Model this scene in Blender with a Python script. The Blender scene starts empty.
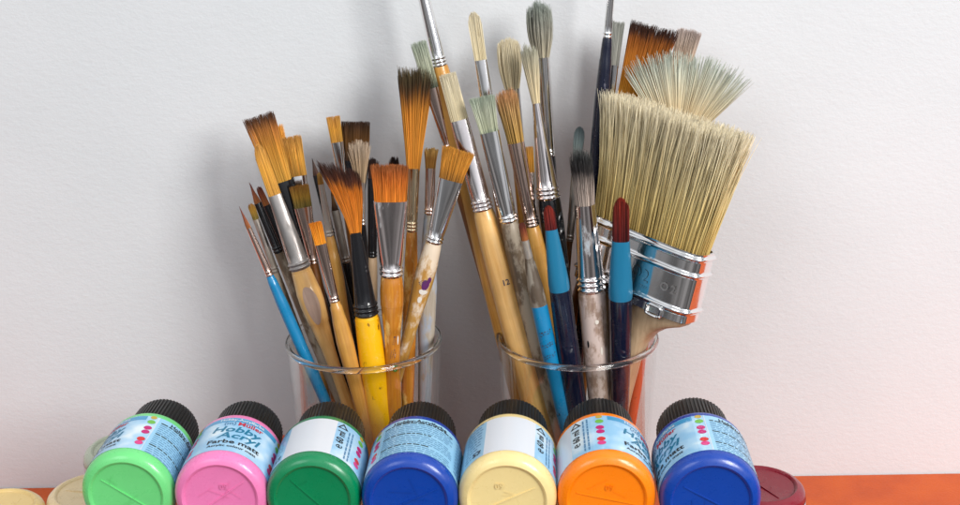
import bpy, bmesh, math, random
import numpy as np
from mathutils import Vector, Matrix, Euler

# ------------------------------------------------------------------ camera, light, exposure
scene = bpy.context.scene
C = scene.collection
R = math.radians
F = 1300.0                     # focal length in photo pixels (photo 960 x 505)
CAM_H = 0.376                  # camera height above the table top (table z = 0)
PITCH, ROLL = 19.0, 0.9
cam_d = bpy.data.cameras.new('camera'); cam = bpy.data.objects.new('camera', cam_d); C.objects.link(cam)
cam_d.sensor_width = 36; cam_d.lens = 36*F/960; cam_d.clip_start = .02; cam_d.clip_end = 50
camM = Matrix.Translation((0, 0, CAM_H)) @ Euler((R(90-PITCH), 0, 0)).to_matrix().to_4x4() @ Matrix.Rotation(R(-ROLL), 4, 'Z')
cam.matrix_world = camM
scene.camera = cam

world = bpy.data.worlds.new('World'); scene.world = world; world.use_nodes = True
wn = world.node_tree; wl = wn.links
bg = wn.nodes['Background']
tc = wn.nodes.new('ShaderNodeTexCoord'); sx = wn.nodes.new('ShaderNodeSeparateXYZ')
wl.new(tc.outputs['Generated'], sx.inputs[0])
mr = wn.nodes.new('ShaderNodeMapRange'); mr.inputs[1].default_value = -1; mr.inputs[2].default_value = 1
wl.new(sx.outputs['Z'], mr.inputs[0])
wr = wn.nodes.new('ShaderNodeValToRGB'); wl.new(mr.outputs[0], wr.inputs[0])
e = wr.color_ramp.elements
e[0].position = .0; e[0].color = (.10, .09, .085, 1)
e[1].position = 1.; e[1].color = (.95, .97, 1, 1)
x_ = e.new(.45); x_.color = (.21, .20, .20, 1)
x_ = e.new(.56); x_.color = (.62, .64, .68, 1)
# bright and dark patches of the room behind the camera, as the ferrules mirror them
rn = wn.nodes.new('ShaderNodeTexNoise'); rn.inputs['Scale'].default_value = 2.6; rn.inputs['Detail'].default_value = 3; wl.new(tc.outputs['Generated'], rn.inputs['Vector'])
rr_ = wn.nodes.new('ShaderNodeMapRange'); rr_.inputs[1].default_value = .42; rr_.inputs[2].default_value = .62; rr_.inputs[3].default_value = .55; rr_.inputs[4].default_value = 1.9
wl.new(rn.outputs['Fac'], rr_.inputs[0])
rv = wn.nodes.new('ShaderNodeVectorMath'); rv.operation = 'SCALE'; wl.new(wr.outputs[0], rv.inputs[0]); wl.new(rr_.outputs[0], rv.inputs['Scale'])
wl.new(rv.outputs[0], bg.inputs[0]); bg.inputs[1].default_value = .74

def area(name, loc, target, size, power, color, sy=None):
    l = bpy.data.lights.new(name, 'AREA'); l.shape = 'RECTANGLE'; l.size = size; l.size_y = sy or size
    l.energy = power; l.color = color
    o = bpy.data.objects.new(name, l); C.objects.link(o); o.location = loc
    o.rotation_euler = (Vector(target)-Vector(loc)).to_track_quat('-Z', 'Y').to_euler()
    return o
area('window_light', (.98, -.62, 1.02), (0, .62, .12), .6, 31, (1, .985, .965), .8)
area('fill_light', (-.9, -.8, 1.3), (0, .62, .12), .8, 6.5, (.90, .96, 1))  # bluish fill lamp added from the left, stands for no seen source
scene.view_settings.view_transform = 'Standard'; scene.view_settings.look = 'None'
scene.view_settings.exposure = 0.0; scene.view_settings.gamma = 1
scene.render.engine = 'CYCLES'
scene.cycles.caustics_reflective = False; scene.cycles.caustics_refractive = False
scene.cycles.max_bounces = 14; scene.cycles.transparent_max_bounces = 24; scene.cycles.transmission_bounces = 12

# ------------------------------------------------------------------ geometry helpers
CO = Vector((0, 0, CAM_H)); CR = camM.to_3x3()
def ray(px, py): return CR @ Vector(((px-480)/F, -(py-252.5)/F, -1))
def at_y(px, py, y):
    r = ray(px, py); return CO + r*(y/r.y)
def at_z(px, py, z):
    r = ray(px, py); return CO + r*((z-CAM_H)/r.z)
def depth(p): return -((CR.transposed() @ (p-CO)).z)

def mesh_obj(name, verts, faces, mat, parent=None, smooth=True, sharp=35, attrs=None, mats=None, fm=None):
    me = bpy.data.meshes.new(name)
    me.from_pydata([tuple(v) for v in verts], [], [tuple(f) for f in faces])
    for m in (mats or [mat]): me.materials.append(m)
    if fm is not None: me.polygons.foreach_set('material_index', fm)
    if smooth:
        me.polygons.foreach_set('use_smooth', [True]*len(me.polygons))
        if sharp: me.set_sharp_from_angle(angle=R(sharp))
    for k, v in (attrs or {}).items():
        a = me.attributes.new(k, 'FLOAT', 'POINT'); a.data.foreach_set('value', v)
    me.update()
    o = bpy.data.objects.new(name, me); C.objects.link(o)
    if parent: o.parent = parent
    return o
class G:                                    # collects verts / faces
    def __init__(s): s.v = []; s.f = []; s.m = []
    def add(s, v, f, m=0):
        n = len(s.v); s.v += [tuple(a) for a in v]; s.f += [tuple(i+n for i in q) for q in f]; s.m += [m]*len(f)
def loft(stations, n=28, ex=2.0, capa=True, capb=True):
    """stations: (z, hx, hy[, ox, oy[, ex]])"""
    v = []; f = []
    for st in stations:
        z, hx, hy = st[:3]; ox, oy = (st[3], st[4]) if len(st) > 4 else (0, 0)
        e_ = st[5] if len(st) > 5 else ex
        for i in range(n):
            a = 2*math.pi*i/n; c, s = math.cos(a), math.sin(a)
            v.append((ox+hx*math.copysign(abs(c)**(2/e_), c), oy+hy*math.copysign(abs(s)**(2/e_), s), z))
    for k in range(len(stations)-1):
        for i in range(n):
            j = (i+1) % n
            f.append((k*n+i, k*n+j, (k+1)*n+j, (k+1)*n+i))
    if capa: f.append(tuple(reversed(range(n))))
    if capb: f.append(tuple(range((len(stations)-1)*n, len(stations)*n)))
    return v, f
def empty(name, M, label, cat, group=None):
    o = bpy.data.objects.new(name, None); C.objects.link(o); o.empty_display_size = .02
    o.matrix_world = M; o['label'] = label; o['category'] = cat
    if group: o['group'] = group
    return o
def text_mesh(s, size, align='CENTER'):
    cu = bpy.data.curves.new('t', 'FONT'); cu.body = s; cu.size = size; cu.align_x = align; cu.align_y = 'CENTER'
    cu.resolution_u = 2; cu.offset = size*.02
    o = bpy.data.objects.new('t', cu); C.objects.link(o)
    bpy.context.view_layer.update()
    dg = bpy.context.evaluated_depsgraph_get(); me = o.evaluated_get(dg).to_mesh()
    bm = bmesh.new(); bm.from_mesh(me); bmesh.ops.triangulate(bm, faces=bm.faces[:])
    v = [tuple(x.co) for x in bm.verts]; f = [tuple(q.index for q in p.verts) for p in bm.faces]
    bm.free(); o.evaluated_get(dg).to_mesh_clear(); C.objects.unlink(o); bpy.data.objects.remove(o); bpy.data.curves.remove(cu)
    return v, f
_tc = {}
def text(s, size, align='CENTER'):
    k = (s, size, align)
    if k not in _tc: _tc[k] = text_mesh(*k)
    return _tc[k]

# ------------------------------------------------------------------ materials
def mat(name, col, rough=.5, metal=0, coat=0, **kw):
    m = bpy.data.materials.new(name); m.use_nodes = True
    b = m.node_tree.nodes['Principled BSDF']
    b.inputs['Base Color'].default_value = (*col, 1); b.inputs['Roughness'].default_value = rough
    b.inputs['Metallic'].default_value = metal; b.inputs['Coat Weight'].default_value = coat
    b.inputs['Coat Roughness'].default_value = .08
    for k, v in kw.items(): b.inputs[k].default_value = v
    return m
def nodes(m): return m.node_tree.nodes, m.node_tree.links, m.node_tree.nodes['Principled BSDF']
def noise(m, scale, detail=4, stretch=(1, 1, 1), coord='Object', rough=.55, dist=0):
    n, l, b = nodes(m)
    t = n.new('ShaderNodeTexCoord'); mp = n.new('ShaderNodeMapping'); mp.inputs['Scale'].default_value = stretch
    oi = n.new('ShaderNodeObjectInfo'); ad = n.new('ShaderNodeVectorMath'); ad.operation = 'ADD'
    l.new(t.outputs[coord], mp.inputs[0]); l.new(mp.outputs[0], ad.inputs[0])
    sc = n.new('ShaderNodeVectorMath'); sc.operation = 'SCALE'; sc.inputs['Scale'].default_value = 3.1
    l.new(oi.outputs['Location'], sc.inputs[0]); l.new(sc.outputs[0], ad.inputs[1])
    z = n.new('ShaderNodeTexNoise'); z.inputs['Scale'].default_value = scale; z.inputs['Detail'].default_value = detail
    z.inputs['Roughness'].default_value = rough; z.inputs['Distortion'].default_value = dist
    l.new(ad.outputs[0], z.inputs['Vector']); return z.outputs['Fac']
def ramp(m, fac, stops, interp='LINEAR'):
    n, l, b = nodes(m); r = n.new('ShaderNodeValToRGB'); r.color_ramp.interpolation = interp
    el = r.color_ramp.elements
    el[0].position, el[0].color = stops[0][0], (*stops[0][1], 1)
    el[1].position, el[1].color = stops[-1][0], (*stops[-1][1], 1)
    for p, c in stops[1:-1]:
        q = el.new(p); q.color = (*c, 1)
    l.new(fac, r.inputs[0]); return r.outputs[0]
def mix(m, fac, a, b_, mode='MIX'):
    n, l, b = nodes(m); x = n.new('ShaderNodeMix'); x.data_type = 'RGBA'; x.blend_type = mode
    for s, v in ((0, fac), (6, a), (7, b_)):
        if isinstance(v, (int, float)): x.inputs[s].default_value = v
        elif isinstance(v, tuple): x.inputs[s].default_value = (*v, 1)
        else: l.new(v, x.inputs[s])
    return x.outputs[2]
def bump(m, fac, strength, dist=.0005):
    n, l, b = nodes(m); bp = n.new('ShaderNodeBump'); bp.inputs['Strength'].default_value = strength; bp.inputs['Distance'].default_value = dist
    l.new(fac, bp.inputs['Height']); l.new(bp.outputs[0], b.inputs['Normal'])
def setc(m, out): nodes(m)[1].new(out, nodes(m)[2].inputs['Base Color'])
def setr(m, out): nodes(m)[1].new(out, nodes(m)[2].inputs['Roughness'])
def S(r, g, b):   # sRGB 0-255 -> linear
    f = lambda c: ((c/255+.055)/1.055)**2.4 if c > 10 else c/255/12.92
    return (f(r), f(g), f(b))

def wood(name, c1, c2, stain=None, amt=.5, rough=.35, coat=.35):
    m = mat(name, c1, rough, coat=coat)
    g = noise(m, 60, 5, (7, 7, .35), dist=.6)
    col = ramp(m, g, [(.3, c2), (.62, c1)])
    blotch = noise(m, 70, 3)
    col = mix(m, ramp(m, blotch, [(.35, (0, 0, 0)), (.75, (.5, .5, .5))]), col, tuple(x*.55 for x in c1))
    if stain:
        s = noise(m, 110, 6, (1, 1, .45), rough=.65)
        col = mix(m, ramp(m, s, [(.58-.22*amt, (0, 0, 0)), (.66-.22*amt, (1, 1, 1))]), col, stain)
    setc(m, col); bump(m, g, .25, .0002); return m
def lacquer(name, c, speck=None, rough=.25, amt=.25):
    m = mat(name, c, rough, coat=.5)
    s = noise(m, 260, 5, (1, 1, .5), rough=.65)
    if speck: setc(m, mix(m, ramp(m, s, [(.66-.1*amt, (0, 0, 0)), (.71-.1*amt, (1, 1, 1))]), c, speck))
    setr(m, ramp(m, noise(m, 150, 4), [(.3, (rough*.7,)*3), (.7, (rough*1.7,)*3)]))
    return m
def metal(name, c, rough=.2, dirt=None, amt=.4):
    m = mat(name, c, rough, 1)
    s = noise(m, 160, 6, (1, 1, .3), rough=.65)
    if dirt:
        mk = ramp(m, s, [(.6-.25*amt, (0, 0, 0)), (.72-.2*amt, (1, 1, 1))])
        setc(m, mix(m, mk, c, dirt)); n, l, b = nodes(m)
        inv = ramp(m, mk, [(0, (1, 1, 1)), (1, (.15, .15, .15))]); l.new(inv, b.inputs['Metallic'])
    setr(m, ramp(m, s, [(.35, (rough*.8,)*3), (.75, (min(1, rough*1.6),)*3)]))
    bump(m, noise(m, 70, 2, (1, 1, .35)), .3, .0007)
    return m
def hair(name, stops, var=.45, rough=.5):
    m = mat(name, (1, 1, 1), rough); n, l, b = nodes(m)
    a = n.new('ShaderNodeAttribute'); a.attribute_name = 't'; r_ = n.new('ShaderNodeAttribute'); r_.attribute_name = 'rnd'
    add = n.new('ShaderNodeMath'); add.operation = 'MULTIPLY_ADD'; l.new(r_.outputs['Fac'], add.inputs[0])
    add.inputs[1].default_value = .14; l.new(a.outputs['Fac'], add.inputs[2])
    sub = n.new('ShaderNodeMath'); sub.operation = 'SUBTRACT'; l.new(add.outputs[0], sub.inputs[0]); sub.inputs[1].default_value = .07
    stops = [(p_, tuple(x_**.86 for x_ in c_)) for p_, c_ in stops]
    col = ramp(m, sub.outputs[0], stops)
    mul = n.new('ShaderNodeMapRange'); mul.inputs[3].default_value = 1-var; mul.inputs[4].default_value = 1+var*.75
    l.new(r_.outputs['Fac'], mul.inputs[0])
    hs = n.new('ShaderNodeHueSaturation'); l.new(mul.outputs[0], hs.inputs['Value']); l.new(col, hs.inputs['Color'])
    l.new(hs.outputs[0], b.inputs['Base Color'])
    b.inputs['Specular IOR Level'].default_value = .35
    return m

M = {}
M['silver'] = metal('silver_ferrule', (.84, .83, .82), .11)
M['pewter'] = metal('worn_pewter_ferrule', (.42, .39, .37), .34, (.20, .18, .17), .45)
M['copper'] = metal('copper_ferrule', (.78, .60, .52), .14)
M['brass'] = metal('brass_ferrule', (.86, .70, .46), .14)
M['stained_silver'] = metal('paint_smeared_ferrule', (.86, .80, .79), .12, (.50, .56, .60), .08)
M['dirty_silver'] = metal('dirty_ferrule', (.55, .5, .45), .33, (.30, .25, .2), .5)
M['black'] = lacquer('black_lacquer', (.012, .012, .014), None, .09, 0)
M['black'].node_tree.nodes['Principled BSDF'].inputs['Coat Weight'].default_value = 0
M['navy'] = lacquer('navy_lacquer', (.004, .0065, .022), (.10, .10, .14), .2, .0)
M['turq'] = lacquer('turquoise_lacquer', S(16, 126, 176), S(20, 60, 80), .28, .1)
M['turqplastic'] = mat('turquoise_plastic', S(24, 112, 148), .38, coat=.1)
M['yellow'] = lacquer('yellow_lacquer', S(246, 184, 10), S(130, 84, 14), .3, .3)
M['redorange'] = lacquer('orange_red_lacquer', S(205, 70, 25), S(150, 40, 20), .3, .0)
M['pale'] = wood('pale_wood', S(236, 188, 118), S(210, 152, 80))
M['palemark'] = wood('bare_oval_wood', S(190, 160, 140), S(160, 132, 118), rough=.6, coat=0)
M['golden'] = wood('golden_wood', S(218, 162, 80), S(182, 122, 48))
M['honey'] = wood('honey_wood', S(214, 140, 48), S(178, 100, 24), S(238, 190, 110), .12, .22, .6)
M['painted'] = wood('paint_smeared_wood', S(208, 160, 80), S(176, 122, 52), S(225, 205, 180), .45)
M['greywood'] = wood('grey_stained_wood', S(130, 108, 84), S(92, 74, 58), S(165, 150, 130), .5, .55, .1)
M['whitewood'] = wood('whitewashed_wood', S(196, 186, 170), S(150, 132, 110), S(170, 178, 190), .6, .5, .1)
M['pinkwood'] = wood('pinkish_smeared_wood', S(176, 150, 132), S(140, 112, 96), S(206, 186, 176), .6, .4, .3)
M['beigewood'] = wood('beige_wood', S(208, 178, 142), S(178, 146, 112), rough=.5, coat=.1)
M['brown'] = wood('brown_wood', S(150, 95, 40), S(110, 62, 22))
M['greypaint'] = wood('grey_painted_wood', S(150, 140, 126), S(112, 100, 88), S(88, 74, 60), .4, .5, .1)
M['purplepaint'] = mat('dried_purple_paint', S(92, 40, 96), .4)
M['whitepaint'] = mat('dried_white_paint', S(226, 218, 206), .4)
M['greenpaint'] = mat('dried_green_paint', S(80, 140, 50), .4)
M['ink'] = mat('black_ink', (.01, .01, .012), .5)
M['handleink'] = mat('faded_ink', (.05, .04, .06), .5)

GO = S(232, 160, 40); OR = S(214, 120, 22)
H = {}
H['golddark'] = hair('golden_hair_dark_tip', [(0, S(222, 164, 60)), (.5, S(208, 138, 40)), (.8, S(184, 110, 42)), (.93, S(108, 60, 28)), (1, S(72, 40, 22))])
H['gold'] = hair('golden_hair', [(0, S(196, 136, 50)), (.5, S(224, 156, 50)), (1, S(216, 152, 66))], .4)
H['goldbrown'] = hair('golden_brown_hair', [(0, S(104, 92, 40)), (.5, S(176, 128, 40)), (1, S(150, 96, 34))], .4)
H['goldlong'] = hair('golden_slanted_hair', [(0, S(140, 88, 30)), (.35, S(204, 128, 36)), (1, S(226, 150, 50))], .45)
H['orange'] = hair('orange_hair', [(0, S(240, 148, 30)), (1, S(228, 126, 20))], .3)
H['orangedark'] = hair('orange_hair_dark_tip', [(0, S(216, 132, 36)), (.62, S(218, 136, 40)), (.74, S(150, 88, 32)), (.84, S(64, 44, 26)), (1, S(80, 66, 38))], .5)
H['redorange'] = hair('red_orange_hair', [(0, S(228, 124, 30)), (.5, S(212, 108, 30)), (.8, S(186, 92, 34)), (1, S(160, 88, 44))], .5)
H['burgundytip'] = hair('orange_hair_burgundy_tip', [(0, S(214, 118, 26)), (.7, S(210, 108, 20)), (.8, S(84, 38, 20)), (1, S(48, 24, 18))], .5)
H['darkbrown'] = hair('dark_brown_hair', [(0, S(44, 26, 16)), (.5, S(96, 58, 18)), (1, S(52, 30, 18))], .5)
H['dark'] = hair('near_black_hair', [(0, S(70, 40, 26)), (1, S(30, 20, 18))], .5)
H['redbrown'] = hair('red_brown_hair', [(0, S(160, 90, 40)), (.5, S(130, 60, 34)), (1, S(86, 34, 30))], .4)
H['beige'] = hair('worn_beige_hair', [(0, S(190, 160, 120)), (.5, S(186, 156, 122)), (1, S(206, 184, 160))], .5)
H['cream'] = hair('cream_hair', [(0, S(226, 208, 164)), (1, S(238, 224, 190))], .25)
H['creamgrey'] = hair('cream_hair_grey_tip', [(0, S(220, 198, 152)), (.5, S(206, 190, 154)), (1, S(176, 176, 156))], .4)
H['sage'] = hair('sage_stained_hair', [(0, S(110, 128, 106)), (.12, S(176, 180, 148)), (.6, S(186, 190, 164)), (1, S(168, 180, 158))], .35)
H['greymop'] = hair('grey_stained_hair', [(0, S(186, 174, 146)), (.5, S(160, 156, 140)), (1, S(136, 148, 138))], .6)
H['pinkgold'] = hair('ginger_tipped_hair', [(0, S(190, 146, 66)), (.6, S(206, 160, 96)), (1, S(196, 132, 84))], .5)
H['scruffy'] = hair('black_smeared_hair', [(0, S(186, 166, 152)), (.4, S(150, 134, 124)), (.62, S(40, 36, 36)), (.85, S(36, 36, 36)), (1, S(84, 86, 84))], .6)
H['bluegrey'] = hair('blue_grey_hair', [(0, S(150, 150, 138)), (.5, S(140, 156, 154)), (1, S(88, 100, 104))], .4)
H['red'] = hair('crimson_hair', [(0, S(72, 8, 10)), (1, S(132, 34, 22))], .75)
H['straw'] = hair('straw_bristle', [(0, S(206, 170, 92)), (.3, S(216, 188, 118)), (.7, S(228, 208, 158)), (1, S(240, 226, 192))], .6)
H['fan'] = hair('fan_bristle', [(0, S(206, 176, 124)), (.4, S(214, 190, 144)), (.7, S(212, 204, 174)), (.88, S(206, 208, 188)), (1, S(192, 202, 188))], .4)
H['wideorange'] = hair('wide_orange_hair', [(0, S(206, 138, 34)), (.5, S(196, 112, 26)), (.85, S(150, 78, 24)), (.93, S(60, 30, 20)), (1, S(50, 26, 18))], .5)
H['pinkgrey'] = hair('pinkish_grey_bristle', [(0, S(190, 160, 120)), (.5, S(196, 170, 146)), (1, S(190, 170, 160))], .45)
H['greysoft'] = hair('soft_grey_hair', [(0, S(160, 158, 148)), (1, S(168, 170, 160))], .3)
H['brownold'] = hair('old_brown_hair', [(0, S(150, 100, 36)), (.5, S(132, 84, 28)), (1, S(160, 120, 56))], .5)

# ------------------------------------------------------------------ setting
WALL_Y = .680
def plaster():
    m = mat('white_plaster', S(214, 217, 219), .75)
    a = noise(m, 380, 5, (.75, 1, 1.25), rough=.65); b_ = noise(m, 45, 5, rough=.6)
    n, l, b = nodes(m)
    mx = n.new('ShaderNodeMath'); mx.operation = 'MULTIPLY_ADD'; l.new(b_, mx.inputs[0]); mx.inputs[1].default_value = 1.2; l.new(a, mx.inputs[2])
    bump(m, mx.outputs[0], .35, .0006)
    setc(m, ramp(m, noise(m, 6, 3), [(.3, S(209, 212, 214)), (.7, S(217, 219, 221))]))
    return m
def table_mat():
    m = mat('orange_table_paint', S(196, 82, 8), .45)
    a = noise(m, 700, 3); s = noise(m, 40, 5)
    setc(m, ramp(m, s, [(.25, S(204, 88, 8)), (.5, S(196, 80, 8)), (.75, S(182, 70, 10))])); bump(m, a, .5, .0005); return m
wall = mesh_obj('wall', [(-1.6, WALL_Y, -.4), (1.6, WALL_Y, -.4), (1.6, WALL_Y, 1.6), (-1.6, WALL_Y, 1.6),
                         (-1.6, WALL_Y+.1, -.4), (1.6, WALL_Y+.1, -.4), (1.6, WALL_Y+.1, 1.6), (-1.6, WALL_Y+.1, 1.6)],
                [(0, 1, 2, 3), (7, 6, 5, 4), (0, 3, 7, 4), (1, 5, 6, 2), (3, 2, 6, 7), (0, 4, 5, 1)], plaster(), smooth=False)
wall['kind'] = 'structure'
v = []
for x, y in ((-1.1, .47), (1.1, .47), (1.1, WALL_Y-.001), (-1.1, WALL_Y-.001)): v += [(x, y, 0), (x, y, -.03)]
table = mesh_obj('table', v, [(0, 2, 4, 6), (7, 5, 3, 1), (0, 1, 3, 2), (2, 3, 5, 4), (4, 5, 7, 6), (6, 7, 1, 0)], table_mat(), smooth=False)
table['kind'] = 'structure'

# ------------------------------------------------------------------ glasses
def glass_mat():
    m = bpy.data.materials.new('clear_thin_glass'); m.use_nodes = True; n = m.node_tree.nodes; l = m.node_tree.links
    n.remove(n['Principled BSDF']); out = n['Material Output']
    tr = n.new('ShaderNodeBsdfTransparent'); tr.inputs[0].default_value = (.955, .965, .96, 1)
    gl = n.new('ShaderNodeBsdfGlossy'); gl.inputs['Roughness'].default_value = .03; gl.inputs[0].default_value = (1, 1, 1, 1)
    lw = n.new('ShaderNodeLayerWeight'); lw.inputs[0].default_value = .5
    pw = n.new('ShaderNodeMath'); pw.operation = 'POWER'; l.new(lw.outputs['Facing'], pw.inputs[0]); pw.inputs[1].default_value = 2.5
    fr = n.new('ShaderNodeMath'); fr.operation = 'MULTIPLY_ADD'; l.new(pw.outputs[0], fr.inputs[0]); fr.inputs[1].default_value = .85; fr.inputs[2].default_value = .035
    mx = n.new('ShaderNodeMixShader'); l.new(fr.outputs[0], mx.inputs[0]); l.new(tr.outputs[0], mx.inputs[1]); l.new(gl.outputs[0], mx.inputs[2])
    l.new(mx.outputs[0], out.inputs[0]); return m
def rim_mat():
    m = mat('solid_glass_rim', (.95, .97, .96), .02); n, l, b = nodes(m)
    b.inputs['Transmission Weight'].default_value = 1; b.inputs['IOR'].default_value = 1.48; return m
M['glass'] = glass_mat(); M['rim'] = rim_mat()
GLZ = .1145
def tumbler(cx, cy, r_top, r_bot, label):
    t = empty('drinking_glass', Matrix.Translation((cx, cy, .0005)), label, 'glass', 'glasses holding brushes')
    th = .0014
    out = [(0, r_bot*.86), (.0015, r_bot*.97), (.005, r_bot), (.03, r_bot+(r_top-r_bot)*.3), (.07, r_bot+(r_top-r_bot)*.68), (GLZ-.001, r_top)]
    g = G(); n = 72
    g.add(*loft([(z, r, r) for z, r in out], n, capb=False))
    inn = [(GLZ-.001, r_top-th), (.07, r_bot+(r_top-r_bot)*.68-th), (.03, r_bot+(r_top-r_bot)*.3-th), (.008, r_bot-th*1.3), (.0055, r_bot*.8)]
    g.add(*loft([(z, r, r) for z, r in inn], n, capa=False))
    mesh_obj('glass_wall', g.v, g.f, M['glass'], t)
    # rounded solid rim (torus)
    v = []; f = []; N = 96; K = 10; rr = .0015; rc = r_top-th/2
    for i in range(N):
        a = 2*math.pi*i/N
        for k in range(K):
            b_ = 2*math.pi*k/K
            q = rc+rr*math.cos(b_); v.append((q*math.cos(a), q*math.sin(a), GLZ+rr*math.sin(b_)*1.1))
    for i in range(N):
        for k in range(K): f.append((i*K+k, ((i+1) % N)*K+k, ((i+1) % N)*K+(k+1) % K, i*K+(k+1) % K))
    mesh_obj('rim', v, f, M['rim'], t)
    return t
GY = .622
gl_c = at_z(363, 345, GLZ); gr_c = at_z(579, 346, GLZ)
GL = (gl_c.x, GY); GR = (gr_c.x, GY)
tumbler(GL[0], GL[1], .0398, .034, 'clear tumbler on the left, full of golden and orange haired brushes')
tumbler(GR[0], GR[1], .0412, .036, 'clear tumbler on the right, holding the big straw bristle brush')

# ------------------------------------------------------------------ brushes
def tuft(name, parent, m, z0, L, w0, d0, w1, d1, n, shape='flat', mess=.1, seed=0, slant=0, bulge=0, rad=.00016,
         fan=None, clumps=12, lean=0, wave=0, jit=1, ex=None, curl=0, segs=5):
    rng = np.random.default_rng(seed)
    ex = ex or (4 if shape in ('flat', 'filbert') else 2)
    a = []; b = []
    while len(a) < n:
        p, q = rng.uniform(-1, 1, 2)
        if abs(p)**ex+abs(q)**ex <= 1: a.append(p); b.append(q)
    a = np.array(a); b = np.array(b)
    cl = rng.integers(0, clumps, n); ca = rng.uniform(-1, 1, clumps)
    cl = np.argmin(np.abs(a[:, None]-ca[None, :])+rng.uniform(0, .25, (n, clumps)), axis=1)
    cdx = rng.normal(0, 1, clumps); cdy = rng.normal(0, 1, clumps); cr = rng.uniform(0, 1, clumps); cL = rng.normal(0, 1, clumps)
    Ls = np.ones(n)
    if shape == 'filbert': Ls = .68+.32*np.sqrt(np.clip(1-a*a, 0, 1))
    if shape == 'round': Ls = .72+.28*np.sqrt(np.clip(1-a*a-b*b, 0, 1))
    if shape == 'blunt': Ls = .84+.16*np.sqrt(np.clip(1-a*a-b*b, 0, 1))
    if shape == 'point': Ls = .45+.55*np.sqrt(np.clip(1-(a*a+b*b), 0, 1))
    Ls = Ls*(1-(.03+.35*mess)*rng.uniform(0, 1, n)+.06*mess*cL[cl]*1.2)*(1+slant*a)*L
    jx = rng.normal(0, 1, n)*mess*w0*.18*jit + cdx[cl]*mess*w0*.16
    jy = rng.normal(0, 1, n)*mess*w0*.12 + cdy[cl]*mess*w0*.10
    ph = rng.uniform(0, 6.28, n); cph = rng.uniform(0, 6.28, clumps)[cl]+rng.uniform(-.6, .6, n)
    rnd = np.clip(.55*rng.uniform(0, 1, n)+.45*cr[cl], 0, 1)
    V = []; T = []; RN = []
    T3 = np.array([0, 2.094, 4.189])
    for s in range(segs+1):
        t = s/segs
        hw = (w0+(w1-w0)*t)/2+bulge*math.sin(math.pi*min(1, t*1.0))*w0/2
        hd = (d0+(d1-d0)*t)/2+bulge*math.sin(math.pi*t)*d0/2
        if fan:
            ang = fan[0]+(fan[1]-fan[0])*(a+1)/2
            if len(fan) > 2: ang = ang+np.where(ang > fan[2], fan[3], -fan[3])
            x = a*w0/2+np.sin(ang)*t*Ls; z = np.cos(ang)*t*Ls
        else:
            x = a*hw; z = t*Ls
        x = x+jx*t*t+lean*L*t*t+wave*w0*.03*np.sin(cph+5*t)*t+curl*L*np.clip(-a, 0, 1)*t*t*t
        y = b*hd+jy*t*t
        r = rad*(1.15-.65*t) if s < segs else rad*.3
        for k in range(3):
            V.append(np.stack([x+r*np.cos(T3[k]+ph), y+r*np.sin(T3[k]+ph), z0+z-.0015*(t == 0)], 1))
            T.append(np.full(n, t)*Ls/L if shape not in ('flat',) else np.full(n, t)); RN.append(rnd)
    V = np.concatenate(V); T = np.concatenate(T); RN = np.concatenate(RN)
    idx = np.arange(n); Fc = []
    for s in range(segs):
        for k in range(3):
            k2 = (k+1) % 3
            Fc.append(np.stack([(s*3+k)*n+idx, (s*3+k2)*n+idx, ((s+1)*3+k2)*n+idx, ((s+1)*3+k)*n+idx], 1))
    Fc.append(np.stack([(segs*3)*n+idx, (segs*3+1)*n+idx, (segs*3+2)*n+idx], 1) if False else np.zeros((0, 4), int))
    Fc = np.concatenate(Fc)
    verts = V.tolist(); faces = Fc.tolist(); T = T.tolist(); RN = RN.tolist()
    if not fan:                        # solid heart of the tuft so that it is not see-through
        st = []
        for t in (0, .2, .4, .55, .68):
            hw = ((w0+(w1-w0)*t)/2+bulge*math.sin(math.pi*t)*w0/2)*.78*(1-.4*t*t)
            hd = ((d0+(d1-d0)*t)/2+bulge*math.sin(math.pi*t)*d0/2)*.6
            st.append((z0-.001+t*L*(.9 if shape in ('flat', 'blunt') else .75), hw, hd, lean*L*t*t, 0))
        v, f = loft(st, 16, ex)
        nb = len(verts); verts += [list(q) for q in v]; faces += [[i+nb for i in q] for q in f]
        T += [min(1, (q[2]-z0)/L) for q in v]; RN += [.25]*len(v)
    T = [min(1, max(0, q)) for q in T]
    return mesh_obj(name, verts, faces, m, parent, sharp=None, attrs={'t': T, 'rnd': RN})

def frame(A, B, yA, yF, yaw=0, zf=.0065):
    """axis of a brush: tip seen at A, lower point at B; tip at depth yA, foot on the glass floor at depth yF"""
    rA = ray(*A); rB = ray(*B); n = rA.cross(rB)
    tip = at_y(A[0], A[1], yA)
    zr = zf-CAM_H
    foot = Vector((-(n.y*yF+n.z*zr)/n.x, yF, zf)) if abs(n.x) > 1e-9 else Vector((tip.x, yF, zf))
    W = (tip-foot).normalized()
    view = ((tip+foot)/2-CO).normalized()
    V = (view-W*view.dot(W)).normalized()      # away from the camera
    U = V.cross(W)
    if U.x < 0: U = -U
    rot = Matrix((U, V, W)).transposed()
    rot = rot @ Matrix.Rotation(R(yaw), 3, 'Z')
    Mx = Matrix.Translation(foot) @ rot.to_4x4()
    return Mx, tip, foot, W
def on_axis(foot, W, A, B, row):
    """distance from the foot along the axis of the point seen in image row"""
    px = A[0]+(B[0]-A[0])*(row-A[1])/(B[1]-A[1])
    r = ray(px, row)
    w0 = foot-CO; a = W.dot(W); b = W.dot(r); c = r.dot(r); d = W.dot(w0); e_ = r.dot(w0)
    return (b*e_-c*d)/(a*c-b*b)
warn = []
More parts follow.
